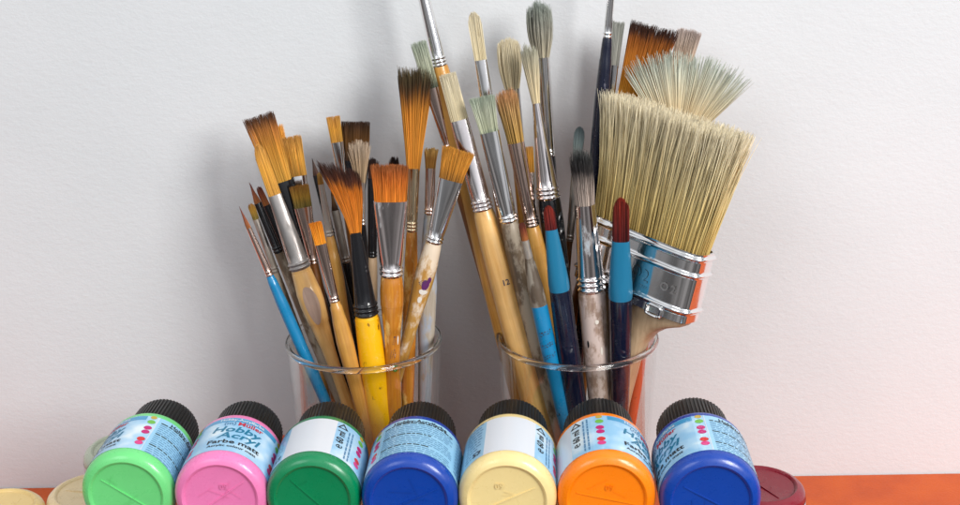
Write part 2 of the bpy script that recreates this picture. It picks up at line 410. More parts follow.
def brush(label, A, B, yA, yF, hairm, tip_w, root_w, tip_row, fer_row, fer_end, fw, hs, fmat='silver', hmat='golden',
          shape='flat', thick=.4, mess=.12, n=260, slant=0, bulge=0, crimps=2, fer_w0=None, glass=None, name='paintbrush',
          yaw=0, fan=None, hole=False, rad=.00017, marks=None, flat_end=None, band=None, hex_=2.0, hmat2=None, clumps=12, lean=0, tipd=None, patch=None):
    """rows are image rows along the axis; widths are photo pixels across. hs = [(row, width), ...] of the handle"""
    Mx, tip, foot, W = frame(A, B, yA, yF, yaw)
    g = GL if glass == 'L' else GR
    Lt = (tip-foot).length
    dz = foot; rr = math.hypot(foot.x-g[0], foot.y-g[1])
    u = (GLZ-foot.z)/W.z; pr = foot+W*u; rim_r = math.hypot(pr.x-g[0], pr.y-g[1])
    if rr > .0325 or rim_r > .0365: warn.append((label[:40], 'foot', round(rr*1000), 'rim', round(rim_r*1000), 'dx', round((foot.x-g[0])*1000), round((foot.y-g[1])*1000), 'rimdxy', round((pr.x-g[0])*1000), round((pr.y-g[1])*1000)))
    D = lambda row: on_axis(foot, W, A, B, row)
    def sw(row, w):
        p = foot+W*D(row); return w*depth(p)/F
    tilt = math.cos(math.atan2(B[0]-A[0], B[1]-A[1]))
    o = empty(name, Mx, label, 'paintbrush', 'paintbrushes standing in the %s glass' % ('left' if glass == 'L' else 'right'))
    rnd = random.Random(label)
    # bristles
    zr, zt = D(fer_row), D(tip_row)
    w0 = sw(fer_row, root_w)*tilt; w1 = sw(tip_row, tip_w)*tilt
    rootd = w0*thick if shape in ('flat', 'filbert') else w0
    td = tipd if tipd is not None else {'flat': .6, 'filbert': .5, 'round': w1/max(w0, 1e-5), 'point': .15, 'blunt': 1.2}[shape]
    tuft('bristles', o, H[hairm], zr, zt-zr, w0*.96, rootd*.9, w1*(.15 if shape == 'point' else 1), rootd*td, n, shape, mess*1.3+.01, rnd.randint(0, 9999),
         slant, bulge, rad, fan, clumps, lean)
    # ferrule
    ze = D(fer_end); Lf = zr-ze; w_e = sw(fer_end, fw)*tilt
    st = []
    N = 10
    for i in range(N+1):
        k = i/N; z = ze+Lf*k
        kk = k**1.15
        hx = (w_e+(w0*1.03-w_e)*kk)/2
        hy = (w_e+(rootd*1.08-w_e)*min(1, k**.9))/2
        e_ = 2+(.9*k if shape in ('flat', 'filbert') else 0)
        st.append((z, hx, hy, 0, 0, e_))
    st2 = [(ze-.0004, w_e*.47, w_e*.47)]
    cw = max(.0011, w_e*.13)
    zc = ze+cw*.2
    for c in range(crimps):
        for q, fct in ((0, .985), (.25, 1.07), (.5, 1.1), (.75, 1.07), (1, .985), (1.25, .95)):
            st2.append((zc+q*cw, w_e/2*fct, w_e/2*fct))
        zc += cw*1.55
    st = st2+[s for s in st if s[0] > zc]
    st.append((zr, w0*.5*1.0, rootd*.5, 0, 0, 2.9 if shape in ('flat', 'filbert') else 2))
    st.append((zr-.0008, w0*.47, rootd*.46, 0, 0, 2.9 if shape in ('flat', 'filbert') else 2))
    v, f = loft(st, 40, capb=True)
    mesh_obj('ferrule', v, f, M[fmat], o, sharp=50)
    # handle
    pts = [(ze+.0015, w_e*.47)]
    for row, w in hs:
        z = D(row)
        if z > .004: pts.append((z, sw(row, w)*tilt/2))
    lastw = pts[-1][1]
    pts += [(min(.004, pts[-1][0]*.5), lastw*.8), (.0012, lastw*.6), (0, lastw*.3)]
    pts = sorted(set(pts), key=lambda q: q[0])
    # smooth profile
    zs = np.array([p[0] for p in pts]); ws = np.array([p[1] for p in pts])
    zz = np.unique(np.concatenate([np.linspace(0, zs[-1], 46), zs]))
    ww = np.interp(zz, zs, ws); ker = np.array([1, 2, 3, 2, 1])/9
    wp = np.concatenate([[ww[0]]*2, ww, [ww[-1]]*2]); wsn = np.convolve(wp, ker, 'valid'); wsn[0] = ww[0]; wsn[-1] = ww[-1]
    st = [(float(z), float(w), float(w)*.96) for z, w in zip(zz, wsn)]
    if band:          # a differently coloured stretch of handle: (row0,row1,mat)
        za, zb = sorted((D(band[0]), D(band[1])))
        v, f = loft(st, 28); mi = []
        for q in f:
            zm = sum(v[i][2] for i in q)/len(q); mi.append(1 if za < zm < zb else 0)
        h = mesh_obj('handle', v, f, None, o, mats=[M[hmat], M[band[2]]], fm=mi)
    else:
        v, f = loft(st, 28); h = mesh_obj('handle', v, f, M[hmat], o)
    for row, da, hh_, pm, c0 in (patch or []):
        z0_ = D(row); v = [(0, 0, 0)]; v = []; f = []
        NR = 6; NA = 28
        for i in range(NR+1):
            for k_ in range(NA):
                a_ = 2*math.pi*k_/NA; q_ = max(.02, i/NR)*(1+.05*math.sin(3*a_+1)); z = z0_+hh_*2*q_*math.sin(a_); ph = -math.pi/2+R(da)*q_*math.cos(a_)+R(c0)
                rz = float(np.interp(z, zz, wsn))+.00012; v.append((rz*math.cos(ph), rz*.96*math.sin(ph)-.00004, z))
        for i in range(NR):
            for k_ in range(NA): f.append((i*NA+k_, i*NA+(k_+1) % NA, (i+1)*NA+(k_+1) % NA, (i+1)*NA+k_))
        mesh_obj('worn_patch', v, f, M[pm], h)
    if marks:
        g_ = G()
        for s_, row, size, rotd, dphi in marks:
            if s_ is None:
                tv = []; tf = []; rk = random.Random(int(row))
                for ln in range(rk.randint(2, 3)):
                    x = -size*1.1
                    while x < size*.9:
                        w_ = rk.uniform(.12, .45)*size; h_ = rk.uniform(.1, .28)*size; y = (ln-1)*size*.42+rk.uniform(-.08, .08)*size
                        k_ = len(tv); tv += [(x, y, 0), (x+w_, y+rk.uniform(-.1, .1)*size, 0), (x+w_*.8, y+h_, 0), (x+.04*size, y+h_*.8, 0)]; tf.append((k_, k_+1, k_+2, k_+3)); x += w_+.16*size
            else: tv, tf = text(s_, size)
            z = D(row); rr_ = float(np.interp(z, zz, wsn))+.00012
            cs, sn = math.cos(R(rotd)), math.sin(R(rotd)); q = []
            for x, y, _ in tv:
                x, y = x*cs-y*sn, x*sn+y*cs
                ph = -math.pi/2+x/rr_+R(dphi); rz = float(np.interp(z+y, zz, wsn))+.00012
                q.append((rz*math.cos(ph), rz*.96*math.sin(ph)-.00005, z+y))
            g_.add(q, tf)
        mesh_obj('lettering', g_.v, g_.f, M['handleink'], h, smooth=False)
    return o

# ---- left glass
L = dict(glass='L')
brush('wide flat brush with dark reddish tip, fanned golden hair, far left of the left glass', (258, 115), (318, 290), .640, .622, 'golddark', 34, 23, 115, 182, 240, 13, [(260, 14), (300, 15), (420, 11)], 'black', 'black', mess=.07, n=700, thick=.35, **L)
brush('rounded golden filbert with worn pewter ferrule and pale handle with bare oval patch', (257, 144), (333, 362), .626, .604, 'gold', 13, 14, 144, 195, 268, 22, [(272, 21), (290, 26), (305, 27), (322, 21), (345, 15), (372, 12), (430, 12)], 'pewter', 'pale', shape='filbert', mess=.06, n=420, thick=.4, patch=[(303, 34, .0052, 'palemark', -4)], **L)
brush('golden square ended flat brush standing behind the worn pewter ferrule', (290, 136), (304, 215), .652, .622, 'gold', 21, 20, 136, 176, 235, 12, [(260, 12), (420, 12)], 'silver', 'brown', mess=.1, n=460, **L)
brush('narrow golden brush just peeking out behind the dark tipped flat brush', (278, 124), (292, 200), .657, .632, 'goldlong', 11, 10, 124, 172, 215, 8, [(260, 9), (420, 8)], 'silver', 'golden', mess=.1, n=160, **L)
brush('short olive brown flat brush with reddish brown tapering ferrule', (299, 185), (314, 265), .632, .618, 'goldbrown', 20, 18, 185, 207, 264, 9, [(275, 11), (310, 12), (420, 9)], 'copper', 'brown', mess=.12, n=420, **L)
brush('little brush with bright orange square tip and pale wooden handle', (315, 222), (352, 370), .600, .596, 'orange', 13, 12, 222, 244, 302, 9.5, [(306, 12), (320, 15), (342, 18), (380, 15), (420, 13)], 'copper', 'golden', mess=.04, n=260, thick=.5, **L)
brush('thin pointed brush with copper ferrule and turquoise blue handle leaning far left', (239, 206), (324, 398), .616, .610, 'redbrown', 6, 5.5, 206, 228, 276, 8, [(280, 10), (300, 12.5), (330, 13), (365, 13), (400, 12), (440, 10)], 'copper', 'turq', shape='point', n=90, mess=.03, bulge=.12, **L)
brush('small dull golden round brush with dirty grey ferrule beside the blue handle', (250, 203), (274, 268), .630, .628, 'goldbrown', 8, 7, 203, 219, 272, 8, [(285, 9), (330, 9), (420, 8)], 'dirty_silver', 'greywood', shape='round', n=120, mess=.1, **L)
brush('slim dark red pointed brush with black ferrule and grimy grey brown handle', (249, 182), (325, 362), .634, .607, 'redbrown', 8, 8, 182, 203, 252, 10, [(256, 10), (290, 12), (330, 14), (370, 14), (420, 12)], 'black', 'greywood', shape='point', n=120, mess=.05, bulge=.1, **L)
brush('slim orange brown brush close behind the dark red pointed one', (258, 186), (330, 350), .644, .628, 'redbrown', 7, 8, 186, 205, 258, 9, [(262, 10), (420, 10)], 'black', 'brown', shape='round', n=120, mess=.05, **L)
brush('thin dark brown pointed brush with black ferrule left of the dark worn fan', (312, 158), (338, 262), .636, .618, 'dark', 7, 7, 158, 175, 235, 8, [(250, 8), (420, 8)], 'black', 'black', shape='point', n=120, mess=.03, bulge=.1, **L)
brush('thin brush with bronze ferrule and yellow wooden handle beside the orange tip', (319, 172), (341, 300), .620, .613, 'brownold', 5, 6, 172, 184, 236, 8, [(239, 9), (255, 12), (280, 14), (310, 12), (420, 9)], 'dirty_silver', 'golden', shape='round', n=90, mess=.05, **L)
brush('narrow golden flat brush with silver ferrule standing upright at the back', (333, 116), (347, 205), .652, .636, 'gold', 14, 12.5, 116, 142, 190, 9, [(200, 10), (260, 11), (420, 9)], 'silver', 'brown', mess=.05, n=260, **L)
brush('wide dark brown square brush at the back of the left glass', (356, 121), (356, 210), .655, .640, 'darkbrown', 29, 27, 121, 160, 215, 13, [(230, 13), (300, 13), (420, 10)], 'black', 'black', mess=.04, n=620, thick=.35, **L)
brush('worn beige splayed brush on a thin silver ferrule in front of the dark brown one', (359, 140), (364, 270), .632, .622, 'beige', 22, 9, 140, 182, 225, 7, [(235, 9), (260, 10), (420, 9)], 'silver', 'black', shape='blunt', mess=.25, n=300, tipd=1.2, **L)
brush('fan shaped orange brush with burgundy worn tip, black ferrule and bright yellow handle', (346, 163), (381, 420), .606, .596, 'burgundytip', 42, 11, 163, 232, 315, 23, [(318, 25), (330, 26), (370, 28), (420, 26), (470, 20)], 'black', 'yellow', mess=.22, n=620, slant=-.12, thick=.8, tipd=.5, crimps=3, clumps=16, lean=-.12, **L)
brush('square red orange brush with big silver ferrule and glossy honey handle', (390, 164), (393, 372), .602, .597, 'redorange', 37, 33, 164, 201, 275, 22, [(278, 21), (288, 24), (305, 23), (330, 17), (365, 14), (400, 17), (440, 16)], 'stained_silver', 'honey', mess=.12, n=900, thick=.3, marks=[(None, 352, .0022, 80, 5), (None, 338, .002, 80, 8)], patch=[(338, 6, .0012, 'whitepaint', 40), (366, 22, .0009, 'greenpaint', 20)], **L)
brush('tall orange brush with sooty dark tip, tallest in the left glass', (416, 67), (408, 380), .640, .612, 'orangedark', 36, 13, 67, 168, 231, 11, [(234, 11), (255, 13), (300, 14), (340, 14), (420, 12)], 'brass', 'honey', shape='flat', thick=.9, mess=.16, n=900, tipd=1.6, crimps=3, clumps=22, **L)
brush('slanting golden flat brush leaning right with paint smeared handle', (459, 149), (406, 345), .616, .602, 'goldlong', 33, 25, 149, 180, 242, 17, [(245, 17), (262, 21), (285, 21), (310, 16), (345, 12), (420, 9)], 'silver', 'painted', mess=.14, n=800, thick=.35, marks=[(None, 280, .0018, 45, 0)], patch=[(282, 22, .0014, 'purplepaint', 18), (277, 12, .0009, 'purplepaint', 34), (289, 26, .0007, 'whitepaint', 16), (297, 14, .0008, 'whitepaint', 8)], **L)
brush('brown haired brush with whitewashed grey handle at the right rim', (431, 148), (425, 385), .636, .618, 'brownold', 14, 10, 148, 168, 214, 10, [(218, 11), (250, 15), (285, 19), (320, 18), (350, 15), (420, 12)], 'copper', 'whitewood', shape='flat', mess=.2, n=260, **L)
brush('small black tipped round brush hidden behind the square red orange one', (394, 156), (394, 300), .648, .634, 'dark', 11, 7, 156, 176, 230, 7, [(245, 8), (420, 8)], 'black', 'black', shape='round', mess=.2, n=160, **L)
brush('dark round brush with black ferrule and pale handle right of the beige one', (373, 157), (372, 300), .650, .628, 'dark', 11, 10, 157, 178, 257, 9, [(261, 10), (290, 11), (420, 9)], 'black', 'beigewood', shape='round', mess=.15, n=180, **L)
brush('dark lacquered thin brush deep in the middle of the left glass', (331, 190), (354, 300), .642, .626, 'darkbrown', 8, 8, 190, 210, 262, 9, [(268, 10), (420, 9)], 'dirty_silver', 'black', shape='point', mess=.1, n=120, **L)

# ---- right glass
Q = dict(glass='R')
brush('sage green flat brush behind, with dark copper ferrule, leaning far left', (418, 41), (452, 160), .640, .630, 'sage', 17, 15, 41, 88, 150, 9, [(156, 11), (200, 13), (300, 13), (440, 11)], 'copper', 'brown', mess=.12, n=300, **Q)
brush('tallest left leaning brush with long silver ferrule cut off by the top of the picture', (408, -70), (479, 230), .650, .618, 'cream', 12, 11, -70, -20, 66, 15.5, [(68, 16), (85, 19), (110, 22), (150, 23), (220, 21), (300, 20), (440, 16)], 'silver', 'golden', mess=.05, n=220, crimps=3, shape='round', **Q)
brush('cream flat brush with copper ferrule and thick wooden handle marked 12', (447, 73), (534, 402), .632, .602, 'cream', 18, 19, 73, 120, 210, 20, [(213, 22), (235, 25), (260, 26), (300, 26), (360, 27), (440, 25)], 'stained_silver', 'pale', mess=.05, n=480, crimps=3, thick=.45, marks=[('12', 281, .0042, 0, 15)], **Q)
brush('tall cream rounded brush with bright silver ferrule left of the fluffy cream mop', (473, 11), (500, 185), .650, .628, 'cream', 14, 12.5, 11, 60, 130, 16, [(140, 16), (200, 17), (300, 15), (440, 12)], 'silver', 'golden', shape='filbert', mess=.04, n=260, **Q)
brush('sage green flat brush with wide silver ferrule and grimy grey brown handle', (481, 96), (519, 265), .622, .606, 'sage', 27, 19, 96, 132, 221, 18, [(225, 19), (250, 21), (300, 20), (440, 16)], 'silver', 'greywood', mess=.1, n=620, crimps=2, **Q)
brush('small reddish brown tipped brush with grey smeared neck and blue inscribed handle', (521, 222), (562, 410), .602, .596, 'redbrown', 7, 8, 222, 240, 258, 9, [(262, 10), (285, 16), (305, 17), (340, 17), (380, 15), (440, 13)], 'dirty_silver', 'turq', shape='round', mess=.08, n=140, band=(200, 306, 'greypaint'), marks=[(None, 330, .003, 12, 0), (None, 342, .003, 12, 0), (None, 353, .003, 12, 0)], crimps=0, **Q)
brush('fluffy cream mop brush at the back between the tall cream and grey ones', (507, 37), (520, 170), .646, .636, 'cream', 23, 15, 37, 88, 150, 14, [(160, 14), (300, 13), (440, 12)], 'silver', 'golden', shape='blunt', mess=.1, n=560, bulge=.35, **Q)
brush('narrow golden brush barely showing behind the ginger round brush', (529, 146), (534, 235), .648, .640, 'gold', 8, 8, 146, 172, 210, 8, [(220, 8), (440, 8)], 'silver', 'golden', mess=.05, n=120, **Q)
brush('ginger tipped round bristle brush with long copper ferrule and golden handle', (505, 88), (542, 275), .628, .608, 'pinkgold', 23, 17, 88, 142, 226, 14, [(229, 15), (245, 18), (275, 18), (330, 15), (440, 12)], 'copper', 'golden', shape='blunt', mess=.2, n=460, crimps=3, tipd=1.2, clumps=30, **Q)
brush('large grey stained round brush with long straight silver ferrule, top centre', (538, 0), (552, 200), .650, .636, 'greymop', 25, 14, 0, 57, 155, 13, [(160, 13), (300, 13), (440, 12)], 'silver', 'black', shape='blunt', mess=.22, n=620, bulge=.45, tipd=1.4, clumps=30, **Q)
brush('pointed beige brush with flaring silver ferrule and shiny black handle', (528, 43), (556, 250), .632, .612, 'creamgrey', 20, 7.5, 43, 103, 198, 22, [(201, 23), (225, 24), (255, 22), (300, 20), (440, 14)], 'stained_silver', 'black', shape='blunt', mess=.2, n=360, crimps=3, tipd=1.2, **Q)
brush('short red haired brush with turquoise collar, left of the two navy handled ones', (548, 206), (575, 400), .600, .600, 'red', 11, 12, 206, 229, 289, 22, [(291, 21), (300, 21.5), (350, 22.5), (400, 23), (440, 22)], 'turqplastic', 'navy', shape='filbert', mess=.07, rad=.00026, n=320, crimps=0, thick=.8, **Q)
brush('blue grey tipped slender brush with dull bronze ferrule behind the sooty scruffy one', (580, 126), (569, 250), .648, .636, 'bluegrey', 11, 9, 126, 160, 240, 8, [(245, 6), (300, 7), (440, 6)], 'dirty_silver', 'brown', shape='filbert', mess=.06, n=240, **Q)
brush('scruffy black smeared brush with dented pinkish ferrule and smeared wooden handle', (581, 148), (600, 400), .608, .600, 'scruffy', 24, 19, 148, 204, 290, 27, [(293, 28), (320, 27), (360, 26), (400, 23), (440, 20)], 'stained_silver', 'pinkwood', shape='blunt', mess=.3, n=620, crimps=3, thick=.5, bulge=.1, tipd=.9, patch=[(318, 8, .0006, 'whitepaint', 12), (340, 5, .0010, 'ink', -34), (347, 5, .0011, 'whitepaint', 24), (378, 26, .0014, 'lab_blue', -6)][:3], **Q)
brush('tall red haired brush with turquoise collar and navy handle, nearest the big brush', (621, 198), (620, 400), .592, .604, 'red', 16, 17, 198, 240, 297, 25, [(299, 24), (320, 23), (360, 21), (400, 18), (440, 16)], 'turqplastic', 'navy', shape='filbert', mess=.07, rad=.00026, n=480, crimps=0, thick=.8, **Q)
brush('tall navy handled brush with silver ferrule running off the top of the picture', (616, -60), (593, 200), .648, .634, 'cream', 8, 7, -60, -25, 38, 8.5, [(40, 10), (60, 12), (95, 15), (140, 15), (200, 13), (300, 11), (440, 10)], 'silver', 'navy', shape='round', mess=.05, n=160, crimps=2, **Q)
brush('soft grey brush with thin silver ferrule half hidden by the big straw bristles', (619, 21), (610, 112), .656, .640, 'greysoft', 12, 8, 21, 65, 120, 8, [(130, 8), (300, 9), (440, 8)], 'silver', 'brown', mess=.1, n=200, **Q)
brush('wide orange brown flat brush with dark trimmed tip behind the sage fan', (655, 25), (633, 103), .650, .642, 'wideorange', 50, 36, 25, 104, 150, 26, [(158, 20), (200, 14), (300, 13), (440, 12)], 'silver', 'brown', mess=.1, n=1100, thick=.3, **Q)
brush('pinkish grey stiff bristle brush standing right behind the wide orange brown one', (690, 29), (674, 92), .657, .646, 'pinkgrey', 25, 20, 29, 75, 130, 14, [(140, 12), (300, 12), (440, 10)], 'silver', 'beigewood', mess=.12, n=460, **Q)
brush('splayed fan brush with pale sage tips spreading above the big straw bristles', (697, 52), (666, 205), .636, .634, 'fan', 40, 14, 52, 146, 190, 9, [(196, 9), (300, 10), (440, 9)], 'silver', 'golden', mess=.24, n=640, thick=.25, fan=(R(-44), R(34), R(3), R(.5)), clumps=40, rad=.00032, **Q)
brush('thin orange red handled brush tucked low behind the big brush handle', (657, 262), (632, 420), .640, .612, 'gold', 8, 7, 262, 280, 310, 7, [(316, 8), (366, 9.5), (440, 9)], 'silver', 'redorange', mess=.05, n=100, **Q)  # added brush; its handle imitates an orange streak refracted in the glass

# ------------------------------------------------------------------ the big wall brush
def big_brush():
    A, B = (680, 112), (618, 366)
    Mx, tip, foot, W = frame(A, B, .612, .606, yaw=-31)
    D = lambda row: on_axis(foot, W, A, B, row)
    o = empty('wall_paintbrush', Mx, 'huge flat straw bristle wall brush with chrome ferrule and beige handle', 'paintbrush', 'paintbrushes standing in the right glass')
    ft = D(231); fb = D(297); Wd = .070; Td = .021
    ch = metal('chrome_band', (.88, .88, .88), .09)
    # bristles: outer mass in two rows
    tuft('bristles', o, H['straw'], ft, D(112)-ft, Wd*.93, Td*.72, Wd*1.12, Td*1.15, 4800, 'flat', .10, 77, 0, 0, .00027, clumps=170, wave=.5, jit=.5, ex=5, curl=-.06, lean=.01, segs=6)
    # ferrule
    def band(z0, z1, grow=0):
        return loft([(z0, Wd/2+grow, Td/2+grow), (z1, Wd/2+grow, Td/2+grow)], 64, 7)
    H_ = ft-fb; prof = []
    base = [0, .10, .17, .24, .52, .70, .77, .84, .90, .95, 1.0]
    rid = [(.16, .05), (.69, .045), (.93, .045)]
    for i in range(61):
        k = i/60; g = 0
        for c, w in rid: g += .0011*math.exp(-((k-c)/w*1.8)**4)
        prof.append((fb+H_*k, Wd/2+g, Td/2+g, 0, 0, 4.6))
    prof.append((ft, Wd/2-.0012, Td/2-.0012, 0, 0, 4.6)); prof.append((ft-.002, Wd/2-.0012, Td/2-.0012, 0, 0, 4.6))
    v, f = loft(prof, 96, 9)
    fe = mesh_obj('ferrule', v, f, ch, o, sharp=60)
    # embossed 2 inch mark and circles, staple
    g = G()
    for s_, x, z, sz in (('O', .0035, .47, .008), ('2', .009, .44, .009), ('mm', .0095, .3, .003), ('O', .021, .42, .006), ('2', .026, .42, .006)):
        tv, tf = text(s_, sz); g.add([(x+a, -Td/2-.00035, fb+H_*z+b_) for a, b_, _ in tv], tf)
    mesh_obj('embossing', g.v, g.f, M['silver'], fe, smooth=False)
    g = G()
    N = 20
    for k in range(N):        # staple loop: rounded rectangle tube
        pass
    pts = []
    hw, hh = .0042, .0026
    for k in range(40):
        a = 2*math.pi*k/40; c, s = math.cos(a), math.sin(a)
        pts.append((hw*math.copysign(abs(c)**.5, c), hh*math.copysign(abs(s)**.5, s)))
    v = []; f = []
    for i, (x, z) in enumerate(pts):
        for k in range(8):
            b_ = 2*math.pi*k/8; q = 1+.0008*math.cos(b_)/.0034
            v.append((.0185+x*q, -Td/2-.0004+.0008*math.sin(b_), fb+H_*.0+.0015+z*q))
    for i in range(40):
        for k in range(8): f.append((i*8+k, ((i+1) % 40)*8+k, ((i+1) % 40)*8+(k+1) % 8, i*8+(k+1) % 8))
    mesh_obj('staple', v, f, ch, fe)
    # handle: broad shoulder narrowing to a grip
    st = []
    for k, hw, hy in ((0, .006, .004), (.004, .009, .006), (.03, .0105, .0065), (.060, .0105, .0072), (.45, .0, 0)):
        if hw: st.append((k, hw, hy, 0, 0, 2.8))
    zt = fb+.002; dz = zt
    for d_, hw in ((0, .0332), (.0030, .0330), (.0055, .0312), (.0075, .0270), (.0105, .0215), (.015, .0165), (.022, .0128), (.034, .0108), (.05, .0104)):
        t_ = max(0, 1-d_/.02); st.append((dz-d_, hw, .0072+(Td/2-.0025-.0072)*t_, 0, 0, 3+4*t_))
    st = sorted(st, key=lambda q: q[0])
    v, f = loft(st, 48, 3)
    mesh_obj('handle', v, f, M['beigewood'], o, sharp=60)
    pr = foot+W*((GLZ-foot.z)/W.z)
    print('BIG rim', (pr.x-GR[0])*1000, (pr.y-GR[1])*1000, 'foot', (foot.x-GR[0])*1000, (foot.y-GR[1])*1000)
big_brush()

# ------------------------------------------------------------------ paint bottles
RB = .0215
M['cap'] = mat('black_cap_plastic', (.012, .0115, .011), .36)
M['lab_blue'] = mat('pale_blue_label', S(170, 208, 232), .3, coat=.2)
def lb():
    m = M['lab_blue']; s = noise(m, 75, 2); setc(m, ramp(m, s, [(.42, S(146, 194, 226)), (.58, S(178, 212, 234)), (.72, S(222, 234, 238))]))
lb()
M['lab_print'] = mat('mid_blue_label', S(150, 200, 228), .3, coat=.2)
M['lab_white'] = mat('white_label', S(216, 220, 226), .35, coat=.15)
M['lab_head'] = mat('header_blue', S(66, 150, 196), .3, coat=.2)
M['ink_teal'] = mat('teal_ink', S(10, 112, 146), .4)
M['ink_red'] = mat('red_ink', S(190, 40, 60), .4)
M['ink_blue'] = mat('fine_blue_ink', S(84, 132, 170), .4)
M['dots'] = [mat('dot_%s' % n_, c, .4) for n_, c in (('gold', S(190, 160, 60)), ('green', S(110, 180, 70)), ('magenta', S(190, 20, 110)), ('pink', S(214, 60, 130)), ('red', S(206, 40, 40)))]
def paint(name, c, rough=.3):
    m = mat(name, c, rough, coat=.25); b = nodes(m)[2]
    n_ = noise(m, 90, 5, rough=.6); setc(m, ramp(m, n_, [(.3, tuple(x*.93 for x in c)), (.7, c)]))
    setr(m, ramp(m, noise(m, 240, 5, rough=.7), [(.35, (rough*.75,)*3), (.7, (rough*1.5,)*3)])); bump(m, noise(m, 130, 3), .12, .0004)
    b.inputs['Subsurface Weight'].default_value = .12; b.inputs['Subsurface Radius'].default_value = (.004, .004, .004); b.inputs['Subsurface Scale'].default_value = .6
    return m
def cyl_patch(g, r, a0, a1, z0, z1, m=0, n=None):
    n = n or max(2, int(abs(a1-a0)/5)); v = []; f = []
    for i in range(n+1):
        a = R(a0+(a1-a0)*i/n)
        v += [(r*math.cos(a), r*math.sin(a), z0), (r*math.cos(a), r*math.sin(a), z1)]
    for i in range(n): f.append((2*i, 2*i+2, 2*i+3, 2*i+1))
    g.add(v, f, m)
def bend_text(g, s, size, ang, z, r, m=0, rot=0, sxx=1.0, shear=0):
    tv, tf = text(s, size); q = []; cs, sn = math.cos(R(rot)), math.sin(R(rot))
    for x, y, _ in tv:
        x = x*sxx+y*shear; x, y = x*cs-y*sn, x*sn+y*cs
        p = R(ang)+x/r; q.append((r*math.cos(p), r*math.sin(p), z+y))
    g.add(q, tf, m)
def bottle(Mx, label, color, group, top=0, rb=RB, seed=0):
    o = empty('paint_bottle', Mx, label, 'paint bottle', group)
    k = rb/.0215
    # lathe body, base at z=0, cap end at z=.069
    pr = [(.0012, 0), (.0011, .006), (.0009, .0145), (.0007, .0160), (-.0001, .0166), (-.0004, .0174), (0, .0184), (.0006, .0196), (.0018, .0207), (.0034, .0213), (.0052, .0215), (.0402, .0215), (.0415, .0213), (.0432, .0206), (.0443, .0196), (.0449, .0182), (.0452, .0160), (.049, .0158)]
    v, f = loft([(z*k, max(r, .0002)*k, max(r, .0002)*k) for z, r in pr], 72)
    body = mesh_obj('body', v, f, color, o, sharp=40)
    # moulded cross line and mark in the base
    g = G(); rnd = random.Random(seed)
    a = R(rnd.uniform(-50, 50))
    for aa, ln in ((a, .0135),):
        c, s = math.cos(aa), math.sin(aa); w = .00022; q = []
        for t_, w_ in ((-ln, -w), (ln, -w), (ln, w), (-ln, w)):
            q.append(((t_*c-w_*s)*k, (t_*s+w_*c)*k, .0006*k))
        q += [(x, y, .0013*k) for x, y, _ in q]
        g.add(q, [(3, 2, 1, 0), (0, 1, 5, 4), (1, 2, 6, 5), (2, 3, 7, 6), (3, 0, 4, 7)])
    if seed in (1, 4, 5, 20):
        tv, tf = text('60', .004); ox, oy = rnd.uniform(-.004, .003), rnd.uniform(-.008, -.005)
        g.add([((-x)*k+ox, y*k+oy, .00055*k) for x, y, _ in tv], tf)
    for q_ in range(rnd.randint(2, 5)):      # fine scratches
        aa = R(rnd.uniform(0, 180)); ln = rnd.uniform(.002, .006); cx_, cy_ = rnd.uniform(-.008, .008), rnd.uniform(-.008, .008)
        c, s_ = math.cos(aa), math.sin(aa); w = .00009; q = []
        for t_, w_ in ((-ln, -w), (ln, -w), (ln, w), (-ln, w)): q.append((cx_+t_*c-w_*s_, cy_+t_*s_+w_*c, .00058*k))
        g.add(q, [(3, 2, 1, 0)])
    mesh_obj('mould_mark', g.v, g.f, color, body, smooth=False)
    # ribbed cap
    n = 60*4; v = []; f = []
    capst = [(.0462, .0155, 0), (.0462, .0166, .5), (.0470, .0170, 1), (.0668, .0166, 1), (.0682, .0161, .4), (.0690, .0150, 0)]
    for z, r, am in capst:
        for i in range(n):
            rr = r+(.0002 if (i % 4) in (0, 1) else -.0005)*am
            p = 2*math.pi*i/n; v.append((rr*k*math.cos(p), rr*k*math.sin(p), z*k))
    for s in range(len(capst)-1):
        for i in range(n):
            j = (i+1) % n; f.append((s*n+i, s*n+j, (s+1)*n+j, (s+1)*n+i))
    f.append(tuple(reversed(range(n)))); f.append(tuple(range((len(capst)-1)*n, len(capst)*n)))
    mesh_obj('cap', v, f, M['cap'], o, sharp=30)
    # label: sectors round the body
    zb, zt = .0056*k, .0382*k; r1 = rb+.00012; r2 = rb+.0002; r3 = rb+.00026
    P = lambda a_: -90+(a_-top)
    g = G()
    sect = [(-50, 50, 0), (50, 66, 0), (66, 166, 1), (166, 200, 1), (200, 262, 2), (262, 290, 0), (290, 310, 0)]
    for a0, a1, mi in sect: cyl_patch(g, r1, P(a0), P(a1), zb, zt, mi)
    cyl_patch(g, r2, P(-50), P(50), zt-.0042*k, zt-.0004*k, 3)
    cyl_patch(g, r2, P(64.2), P(65), zb, zt, 2)
    di = 4
    for a0 in (58, 300):
        for kk, zz in enumerate((.0370, .0325, .0265, .0225, .0155, .0118)):
            mi = 4+min(4, (0, 1, 2, 2, 4, 3)[kk]); rr = .0019*k*(1 if kk else .8)
            c = []
            for i in range(16):
                p = 2*math.pi*i/16; x = rr*math.cos(p); y = rr*math.sin(p)
                aa = R(P(a0))+x/rb; c.append((r2*math.cos(aa), r2*math.sin(aa), zz*k+y))
            g.add(c, [tuple(range(16))], mi)
    lab = mesh_obj('label', g.v, g.f, None, o, mats=[M['lab_blue'], M['lab_print'], M['lab_white'], M['lab_head']]+M['dots'], fm=g.m, sharp=20)
    g = G()
    bend_text(g, 'Hobby-Acrylfarbe', .0030*k, P(0), zt-.0023*k, r3, 4)
